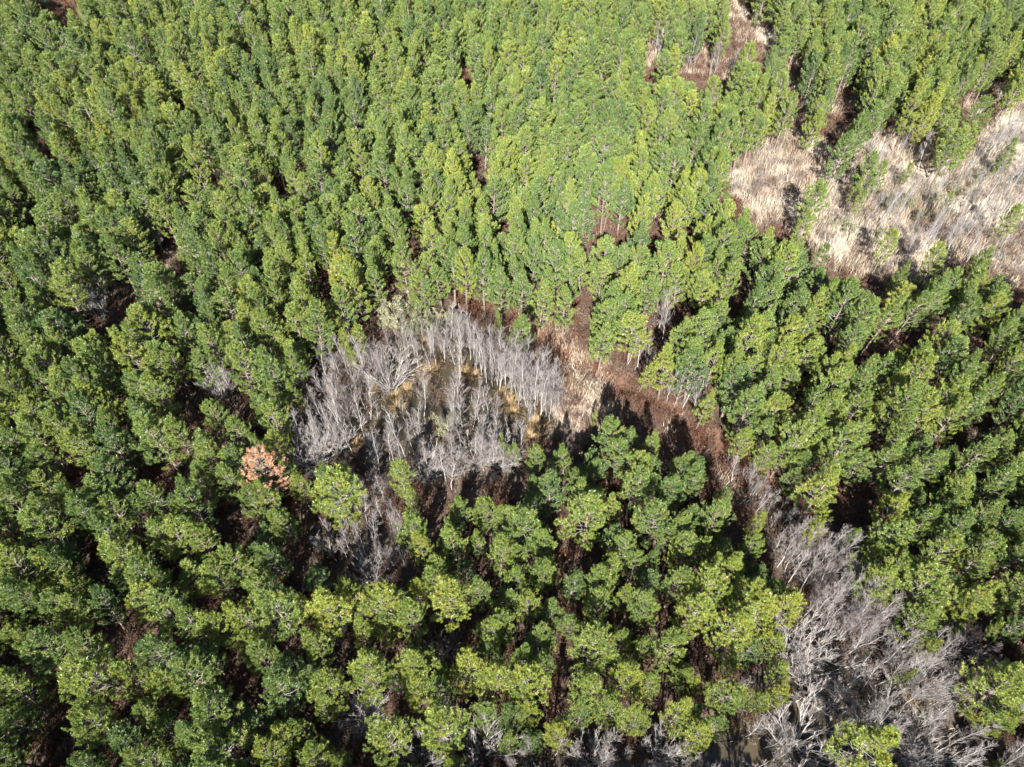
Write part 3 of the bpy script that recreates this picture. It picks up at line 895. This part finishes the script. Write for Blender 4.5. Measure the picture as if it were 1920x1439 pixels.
# single saplings: foot pixel, height
saplings = [(663,706,5.2),(784,688,4.2),(819,690,6.5),(847,633,5.5),(869,636,5.5),(881,674,6),(925,705,6.5),(933,715,6.5),(988,762,7.5),(1000,774,7.5),(1013,777,7),(656,840,8.5),(684,822,6.5),
            (641,846,7),(791,821,6),(794,780,6.5),(853,802,8),(869,808,8),(897,790,6.5),(916,787,6),(931,799,5.5),(760,855,7.5),(847,921,7.5),(840,915,6),(713,896,7),(626,1026,5.5),(860,720,7),(945,735,7),
            (960,742,7.5),(975,750,7.5),(1475,1096,6.5),(1500,1085,6.5),(1518,1120,6.8),(1545,1128,6.8),(1560,1140,6.5),(1590,1150,6.5),(1600,1165,7),(1570,1190,7),(1585,1230,6.5),(1610,1210,6.5),(1650,1242,6.5),
            (1715,1265,6.5),(1750,1270,6.5),(1763,1318,6.2),(1740,1245,6.5),(1700,1370,6),(1640,1285,6),(1730,1360,6),(1800,1300,6),(1780,1440,6.5),(1860,1430,6.5),(1900,1420,6.5),(1690,1435,6.5),(1600,1440,6),
            (1235,625,7),(1240,640,6.5),(1190,660,6),(1195,690,5.5),(1175,690,5),(1210,690,5),(1280,765,6),(1265,760,6),(1295,772,6),(1300,780,5.5),(1250,755,5.5),(1000,1425,6),(1120,1440,6),(1085,1355,5),(1240,1430,6),
            (1400,1380,5.5),(1375,1310,4.5),(1770,470,6),(1800,455,6),(1740,440,5.5),(1860,400,7),(1900,420,7),(1830,400,7),(1700,490,5.5),(1690,500,5.5),(1720,480,5.5),(1650,420,6),(1620,310,6),(1720,330,6),(1760,330,6),(1890,390,7),
            (1800,510,5),(1230,125,6),(1228,110,6),(1285,140,5),(1300,140,5),(1330,148,6),(1335,150,6),(1368,160,6),(1372,162,5.5),(1440,115,5),(312,480,6),(190,605,6.5),(205,603,6),(180,600,6),(430,755,6),(440,760,6),(1107,520,4.5)]
rows = [(float(a), float(b), h) for (a, b), h in zip([to_ground(p[0], p[1]) for p in saplings], [p[2] for p in saplings])]
def scatter_in(poly, n, hlo, hhi, sp):
    gp = np.array(ground_poly(poly)); lo, hi = gp.min(0), gp.max(0)
    c = 0; tries = 0
    while c < n and tries < n * 60:
        tries += 1
        x, y = rng.uniform(lo[0], hi[0]), rng.uniform(lo[1], hi[1])
        if not inside(np.array([x]), np.array([y]), gp.tolist())[0]:
            continue
        if any((x - r[0]) ** 2 + (y - r[1]) ** 2 < sp * sp for r in rows):
            continue
        rows.append((x, y, float(rng.uniform(hlo, hhi)))); c += 1
scatter_in([(890,670),(940,688),(1010,715),(1048,760),(1040,792),(1000,790),(930,735),(890,700)], 56, 4.5, 7.0, 0.5)
scatter_in([(560,760),(620,700),(700,690),(700,800),(660,860),(580,870)], 34, 4.0, 7.0, 0.6)
scatter_in([(630,705),(700,668),(780,648),(880,640),(905,668),(800,705),(700,725)], 30, 3.5, 6.0, 0.7)
scatter_in([(700,790),(1000,790),(960,900),(760,900),(700,880)], 46, 3, 6.0, 0.65)
scatter_in([(680,930),(720,900),(770,1000),(790,1060),(720,1110),(650,1070),(600,1050),(660,980)], 34, 3, 5.5, 0.7)
scatter_in([(1440,1040),(1500,1020),(1600,1080),(1660,1180),(1600,1230),(1520,1190),(1480,1110)], 60, 4.2, 6.8, 0.5)
scatter_in([(1600,1230),(1680,1200),(1780,1230),(1850,1220),(1800,1330),(1860,1400),(1960,1420),(1960,1500),(1560,1480),(1560,1300)], 44, 4, 6.8, 0.9)
scatter_in([(940,1410),(1060,1400),(1340,1400),(1400,1330),(1470,1330),(1440,1500),(940,1500)], 34, 3, 5.5, 0.8)
scatter_in([(1600,330),(1700,270),(1800,320),(1930,230),(1960,500),(1880,500),(1700,500),(1600,440)], 95, 2.5, 6.0, 0.6)
scatter_in([(1350,850),(1400,890),(1470,960),(1500,1010),(1440,1000),(1370,920)], 22, 2.2, 4.2, 0.5)
print('bare', len(rows))

BARE_MARKS = [PINE_MARKS[i] for i in (1, 3, 4, 5, 6, 7, 8, 9, 10, 11, 12, 17, 19, 24, 25)] + [((970, 690), 'the lone pine inside the clearing'), ((1690, 1310), 'the small pine inside the thicket'),
              ((1620, 1450), 'the bright yellow-green pine by the pool'), ((900, 872), 'the wide bush on the clearing shore'), ((1475, 1228), 'the tall fanned bush at the thicket mouth'),
              ((798, 703), 'the tussock pair in open water'), ((1040, 1420), 'the yellow pine on the pool shore'), ((660, 840), 'the tallest grey tree of the clearing')]
BARE_XY = np.array([[float(c) for c in to_ground(*m[0])] for m in BARE_MARKS])
def bare_label(px, py, h, x, y):
    rp_ = rank_phrase(x, y, np.array([r[0] for r in rows]), np.array([r[1] for r in rows]), BARE_MARKS, BARE_XY)
    tall = 'tall' if h > 6.6 else ('short' if h < 4.8 else 'slender')
    if rp_:
        return f'{tall} leafless grey tree, {rp_}'
    return bare_place(px, py, h)

def bare_place(px, py, h):
    tall = 'tall' if h > 6.6 else ('short' if h < 4.8 else 'slender')
    if px > 1550 and py < 560:
        w = 'in the pale reed bed'
    elif py < 260:
        w = 'in a dry glade far back in the pines'
    elif 540 < px < 1075 and 560 < py < 935:
        w = 'rising from the flooded clearing'
    elif px < 540:
        w = 'in a small brown gap of the pine stand'
    elif px < 820 and py > 880 and py < 1130:
        w = 'in the dark hollow below the clearing'
    elif px > 1430 and py > 990:
        w = 'in the wet thicket beside the pool'
    elif py > 1250:
        w = 'along the shore of the pool under the pines'
    else:
        w = 'beside the rusty ditch'
    return f'{tall} leafless grey tree {w}'

bpx = [to_pixel(r[0], r[1], r[2] * 0.6) for r in rows]
vis = np.array([(FPX * r[2] / p[2]) if (0 < p[0] < 1920 and 0 < p[1] < 1439) else 0 for r, p in zip(rows, bpx)])
keep = set(np.argsort(-vis)[:290].tolist())
stuff_rows = []
for i, (x, y, h) in enumerate(rows):
    v = int(rng.integers(len(BARE))); rz = float(rng.uniform(0, 6.28))
    s = h / 7.0; w = s * float(rng.uniform(0.85, 1.2))
    z = float(ground_height(np.array([x]), np.array([y]))[0])
    if i in keep:
        e = empty('bare_tree', x, y, z, rz, (w, w, s))
        e.rotation_euler = (float(rng.normal(0, .05)), float(rng.normal(0, .05)), rz)
        e['category'] = 'bare tree'; e['group'] = 'leafless saplings'
        fx_, fy_, _ = to_pixel(x, y, 0)
        e['label'] = bare_label(float(fx_), float(fy_), h, x, y)
        part('trunk', BARE[v][0], e); part('crown', BARE[v][1], e)
    else:
        stuff_rows.append((x, y, z, rz, w, s, 0.5, v))
if stuff_rows:
    instancer('bare_thicket', stuff_rows, proto_collection('bare_source', [b[2] for b in BARE]), 'remaining leafless grey saplings massed between the nearer ones', 'thicket')

# ------------------------------------------------------------------ grey-olive shrubs
def make_olive(seed):
    rs = np.random.default_rng(seed)
    (tv, tt, ta), (bv, bt, ba) = make_bush(seed, 9, 3.0, 0.6, 0.0)
    n = 2600
    pick = bv[rs.integers(len(bv), size=n)]
    c = pick + rs.normal(0, 0.10, (n, 3)); c[:, 2] = c[:, 2].clip(0.3)
    a = unit(rs.normal(size=(n, 3))) * 0.07; b = unit(np.cross(a, rs.normal(size=(n, 3)))) * 0.035
    lv = np.stack([c - a, c + b, c + a, c - b], 1).reshape(-1, 3)
    q = np.arange(n * 4).reshape(-1, 4)
    lt = np.concatenate([q[:, [0, 1, 2]], q[:, [0, 2, 3]]])
    me_t = make_mesh('olive_stems', tv, tt, [M_PALE], None, {'tuft': ta}, True)
    me_c = make_mesh('olive_crown', np.concatenate([bv, lv]), np.concatenate([bt, lt + len(bv)]), [M_PALE, M_OLIVE],
                     np.concatenate([np.zeros(len(bt), int), np.ones(len(lt), int)]), {'tuft': np.concatenate([ba, np.repeat(rs.random(n), 4)])})
    return me_t, me_c
OLIVE = [make_olive(600 + i) for i in range(3)]
for (px, py, h, w) in [(745,618,3.2,'by the pines'),(765,632,3.0,''),(790,625,3.2,''),(720,615,2.6,''),(815,632,2.8,''),(770,605,3.4,''),(735,596,3.2,''),(840,612,2.8,''),(838,815,2.8,'mid'),(845,800,2.6,'mid'),
                    (618,1042,2.2,'hol'),(1690,395,2.6,'reed'),(1660,400,2.6,'reed'),(1740,385,2.6,'reed'),(1585,440,2.2,'reed'),(1790,370,2.6,'reed'),(1620,360,2.2,'reed'),(1680,345,2.4,'reed'),(1720,420,2.2,'reed'),(1560,430,1.8,'reed'),(1860,330,2.4,'reed'),(1900,350,2.4,'reed'),(1640,450,2.0,'reed'),(1835,345,2.6,'reed')]:
    x, y = map(float, to_ground(px, py))
    s = h / 3.0
    e = empty('olive_shrub', x, y, float(ground_height(np.array([x]), np.array([y]))[0]), float(rng.uniform(0, 6.28)), (s, s, s))
    e['category'] = 'shrub'; e['group'] = 'grey-olive shrubs'
    e['label'] = 'grey-olive leafy shrub ' + {'mid': 'amid the bare trees of the flooded clearing', 'hol': 'alone in the dark hollow', 'reed': 'in the pale reed bed'}.get(w, 'at the clearing rim under tall pines')
    k = int(rng.integers(3))
    part('stems', OLIVE[k][0], e); part('crown', OLIVE[k][1], e)

# ------------------------------------------------------------------ grass tussocks
def make_tussock(seed, n=260, h=0.9, mat=None):
    rs = np.random.default_rng(seed)
    az = rs.random(n) * 6.28; r = np.sqrt(rs.random(n)) * 0.28
    b = np.column_stack([np.cos(az) * r, np.sin(az) * r, np.full(n, -0.1)])
    a2 = az + rs.normal(0, 0.7, n); ln = rs.uniform(0.3, 1.1, n) * h; lean = rs.uniform(0.25, 1.3, n)
    hd = np.column_stack([np.cos(a2), np.sin(a2), np.zeros(n)])
    mid = b + hd * (ln * 0.35 * lean)[:, None] + np.array([0, 0, 1.0]) * (ln * 0.7)[:, None]
    tip = mid + hd * (ln * 0.5 * lean)[:, None] + np.array([0, 0, 1.0]) * (ln * 0.25 * (1 - lean * 0.7))[:, None]
    sd = np.column_stack([-np.sin(a2), np.cos(a2), np.zeros(n)]) * 0.016
    v = np.stack([b - sd, b + sd, mid + sd, mid - sd, tip], 1).reshape(-1, 3)
    q = np.arange(n)[:, None] * 5
    t = np.concatenate([q + [0, 1, 2], q + [0, 2, 3], q + [3, 2, 4]])
    return make_mesh('tussock', v, t, [mat or M_TUSSOCK], None, {'tuft': np.repeat(rs.random(n), 5)})
TUS = [make_tussock(700 + i) for i in range(4)]
for (px, py, s) in [(800,700,1.4),(792,706,1.1),(872,703,1.3),(891,706,1.1),(688,725,1.5),(681,744,1.3),(697,733,1.2),(763,734,1.3),(719,806,1.2),(750,769,1.2),(944,747,1.4),(956,760,1.5),(1000,797,1.5),(1013,806,1.4),
                    (997,825,1.4),(669,835,1.3),(728,831,1.1),(794,644,1.1),(740,745,1.1),(815,695,1.1),(962,775,1.2),(1690,1320,1.2),(1700,1303,1.1),(1722,1315,1.2),(1705,1330,1.1)]:
    x, y = map(float, to_ground(px, py))
    o = bpy.data.objects.new('grass_tussock', TUS[int(rng.integers(4))])
    o.location = (x, y, max(-0.05, float(ground_height(np.array([x]), np.array([y]))[0]))); o.rotation_euler = (0, 0, float(rng.uniform(0, 6.28))); o.scale = (s, s, s)
    o['category'] = 'grass tussock'; o['group'] = 'dry tussocks'
    o['label'] = 'dry tan grass tussock ' + ('in the thicket above the dark pool' if px > 1300 else 'standing in the pond water of the clearing')
    COL.objects.link(o)

# ------------------------------------------------------------------ fallen poles
def pole(p0, p1, z0, z1, r, label):
    a = np.array([*map(float, to_ground(*p0, z0)), z0]); b = np.array([*map(float, to_ground(*p1, z1)), z1])
    rs = np.random.default_rng(int(p0[0]))
    c = (a + b) / 2
    s = np.linspace(0, 1, 9)[:, None]
    pts = a - c + (b - a) * s; pts[1:-1] += rs.normal(0, 0.03, (7, 3))
    e = empty('fallen_pole', *c.tolist())
    e['category'] = 'dead pole'; e['group'] = 'fallen bleached poles'; e['label'] = label
    tb = Tubes(); tb.add(pts, np.linspace(r, r * 0.35, 9), 6)
    v, t, at_ = tb.get()
    part('trunk', make_mesh('pole', v, t, [M_POLE], smooth=True), e)
    tb = Tubes()
    L = np.linalg.norm(b - a)
    for q in range(7):
        f = rs.uniform(0.3, 0.9); p = pts[0] + (pts[-1] - pts[0]) * f
        d = unit(unit(b - a) + rs.normal(0, 0.6, 3) * [1, 1, 0.3] + [0, 0, 0.3])
        tb.add(np.array([p, p + d * L * 0.12]), [r * 0.35, 0.006], 3)
    v, t, at_ = tb.get()
    part('crown', make_mesh('pole_snags', v, t, [M_POLE]), e)
pole((1537, 1329), (1490, 1244), 0.1, 0.9, 0.055, 'long bleached dead pole lying between the two big pool bushes')
pole((1536, 1331), (1487, 1296), 0.05, 0.6, 0.045, 'shorter bleached dead pole lying across the pool mud')
pole((1492, 1317), (1516, 1295), 0.05, 0.4, 0.035, 'thin bleached stick crossing the shorter dead pole')

# ------------------------------------------------------------------ dry reeds and grass (uncountable)
def reed_field():
    V, T, A = [], [], []
    n0 = 0
    def put(gp, per_m2, h, edge, off=0.0):
        nonlocal n0
        gp = np.array(gp); lo, hi = gp.min(0) - edge, gp.max(0) + edge
        lo = np.maximum(lo, [-90, 0]); hi = np.minimum(hi, [90, 160])
        n = int((hi - lo).prod() * per_m2)
        x = rng.uniform(lo[0], hi[0], n); y = rng.uniform(lo[1], hi[1], n)
        k = inside(x, y, gp.tolist()) | (poly_dist(x, y, gp.tolist()) < edge)
        dens = 0.6 * lattice(x, y, 2.3, 31) + 0.4 * lattice(x, y, 0.8, 32)
        k &= rng.random(n) < np.clip((dens - 0.28) * 2.6, 0, 1)
        x, y, dens = x[k], y[k], dens[k]
        m = len(x)
        z = ground_height(x, y)
        b = np.column_stack([x, y, z - 0.05])
        hh_ = h * rng.uniform(0.45, 1.1, m) * (0.6 + 0.7 * dens)
        a2 = rng.random(m) * 6.28; lean = rng.uniform(0.05, 0.5, m)
        hd = np.column_stack([np.cos(a2), np.sin(a2), np.zeros(m)])
        mid = b + hd * (hh_ * 0.25 * lean)[:, None] + np.array([0, 0, 1.0]) * (hh_ * 0.6)[:, None]
        tip = mid + hd * (hh_ * 0.6 * lean)[:, None] + np.array([0, 0, 1.0]) * (hh_ * 0.4 * (1 - 0.5 * lean))[:, None]
        a3 = rng.random(m) * 6.28
        sd = np.column_stack([np.cos(a3), np.sin(a3), np.zeros(m)]) * 0.02
        v = np.stack([b - sd, b + sd, mid + sd, mid - sd, tip], 1).reshape(-1, 3)
        q = np.arange(m)[:, None] * 5 + n0
        V.append(v); T.append(np.concatenate([q + [0, 1, 2], q + [0, 2, 3], q + [3, 2, 4]]))
        patch = lattice(x, y, 3.0, 33)
        A.append(np.repeat(np.clip(0.55 * rng.random(m) + 0.75 * patch - 0.1 + off, 0, 1), 5)); n0 += 5 * m
    put(G_REED, 60, 1.5, 1.0)
    for g in G_GLADES:
        put(g, 60, 1.3, 1.0)
    put(ground_poly([(1020, 690), (1110, 670), (1190, 720), (1180, 790), (1110, 800), (1060, 810), (1025, 740)]), 60, 1.0, 0.6, -0.16)
    put(ground_poly([(1230, 770), (1290, 790), (1300, 815), (1240, 800)]), 50, 1.0, 0.6)
    put(ground_poly([(1010, 600), (1110, 640), (1110, 680), (1060, 660)]), 40, 0.9, 0.6, -0.38)
    put(ground_poly(DITCH_VIEW), 45, 0.7, 0.8, -0.42)
    put(ground_poly([(1350, 850), (1400, 880), (1470, 950), (1500, 1010), (1440, 1000), (1370, 920)]), 45, 0.9, 0.8, -0.35)
    put(G_HOLLOW, 14, 0.8, 1.0, -0.3)
    for g_ in GAPS[:20]:
        put(ground_poly([(g_[0] + 1.3 * g_[2] * math.cos(a), g_[1] + 1.3 * g_[2] * math.sin(a)) for a in np.linspace(0, 5.6, 9)]), 30, 0.7, 0.6, -0.3)
    put(G_CLEAR, 6, 0.8, 0.5, -0.2)
    put(G_THICKET, 6, 0.8, 0.5, -0.25)
    return make_mesh('dry_reeds', np.concatenate(V), np.concatenate(T), [M_REED], None, {'tuft': np.concatenate(A)})
o = bpy.data.objects.new('dry_reeds', reed_field())
o['kind'] = 'stuff'; o['category'] = 'reeds'; o['label'] = 'pale dry reeds and grass filling the open ground'
COL.objects.link(o)

# ------------------------------------------------------------------ brown underbrush
def make_brush(seed):
    rs = np.random.default_rng(seed)
    tb = Tubes()
    for q in range(22):
        az = rs.random() * 6.28; r = 0.35 * math.sqrt(rs.random())
        b = np.array([math.cos(az) * r, math.sin(az) * r, -0.1])
        d = unit(np.array([rs.normal(0, 0.32), rs.normal(0, 0.32), 1.0]))
        L = rs.uniform(0.6, 1.5)
        mid = b + d * L * 0.5; tip = mid + unit(d + rs.normal(0, 0.2, 3)) * L * 0.5
        tb.add(np.array([b, mid, tip]), [0.016, 0.012, 0.005], 3)
        for w in range(5):
            f = rs.uniform(0.3, 1); p = b + (tip - b) * f
            tb.add(np.array([p, p + unit(d + rs.normal(0, 0.5, 3)) * rs.uniform(0.15, 0.45)]), [0.010, 0.004], 3)
    v, t, a = tb.get()
    nf = 170
    az = rs.random(nf) * 6.28; r = 0.85 * np.sqrt(rs.random(nf))
    c = np.column_stack([np.cos(az) * r, np.sin(az) * r, np.where(rs.random(nf) < 0.5, rs.uniform(-0.05, 0.12, nf), rs.uniform(0.1, 1.1, nf))])
    fv = (c[:, None, :] + rs.normal(0, 0.045, (nf, 3, 3))).reshape(-1, 3)
    ft = np.arange(nf * 3).reshape(-1, 3) + len(v)
    return make_mesh('brush', np.concatenate([v, fv]), np.concatenate([t, ft]), [M_BRUSH])
BR = [make_brush(800 + i) for i in range(6)]
n = 24000
bx_ = rng.uniform(-85, 85, n); by_ = rng.uniform(2, 150, n)
qx, qy, _ = to_pixel(bx_, by_, 0.5)
k = (qx > -80) & (qx < 2000) & (qy > -60) & (qy < 1560)
wet = np.maximum(soft(bx_, by_, G_POND, 1.5), soft(bx_, by_, G_POOL, 1.0))
k &= rng.random(n) > 0.75 * wet
cl = np.maximum(soft(bx_, by_, G_CLEAR, 1), soft(bx_, by_, G_THICKET, 1))
re = soft(bx_, by_, G_REED, 1)
k &= rng.random(n) > 0.5 * re
k &= ~inside(bx_, by_, G_FIELD)
tone = np.clip(0.22 - 0.25 * np.exp(-(poly_dist(bx_, by_, G_DITCH, False) / 2.5) ** 2) + 0.16 * cl + 0.45 * re + rng.normal(0, 0.16, n), 0, 1)
bz_ = ground_height(bx_, by_)
sc = rng.uniform(0.6, 1.25, n)
rows_b = np.column_stack([bx_, by_, bz_, rng.uniform(0, 6.28, n), sc, sc * rng.uniform(0.8, 1.2, n), tone, rng.integers(0, 6, n)])[k]
instancer('underbrush', rows_b, proto_collection('brush_source', BR), 'brown leafless underbrush on the forest floor', 'underbrush')
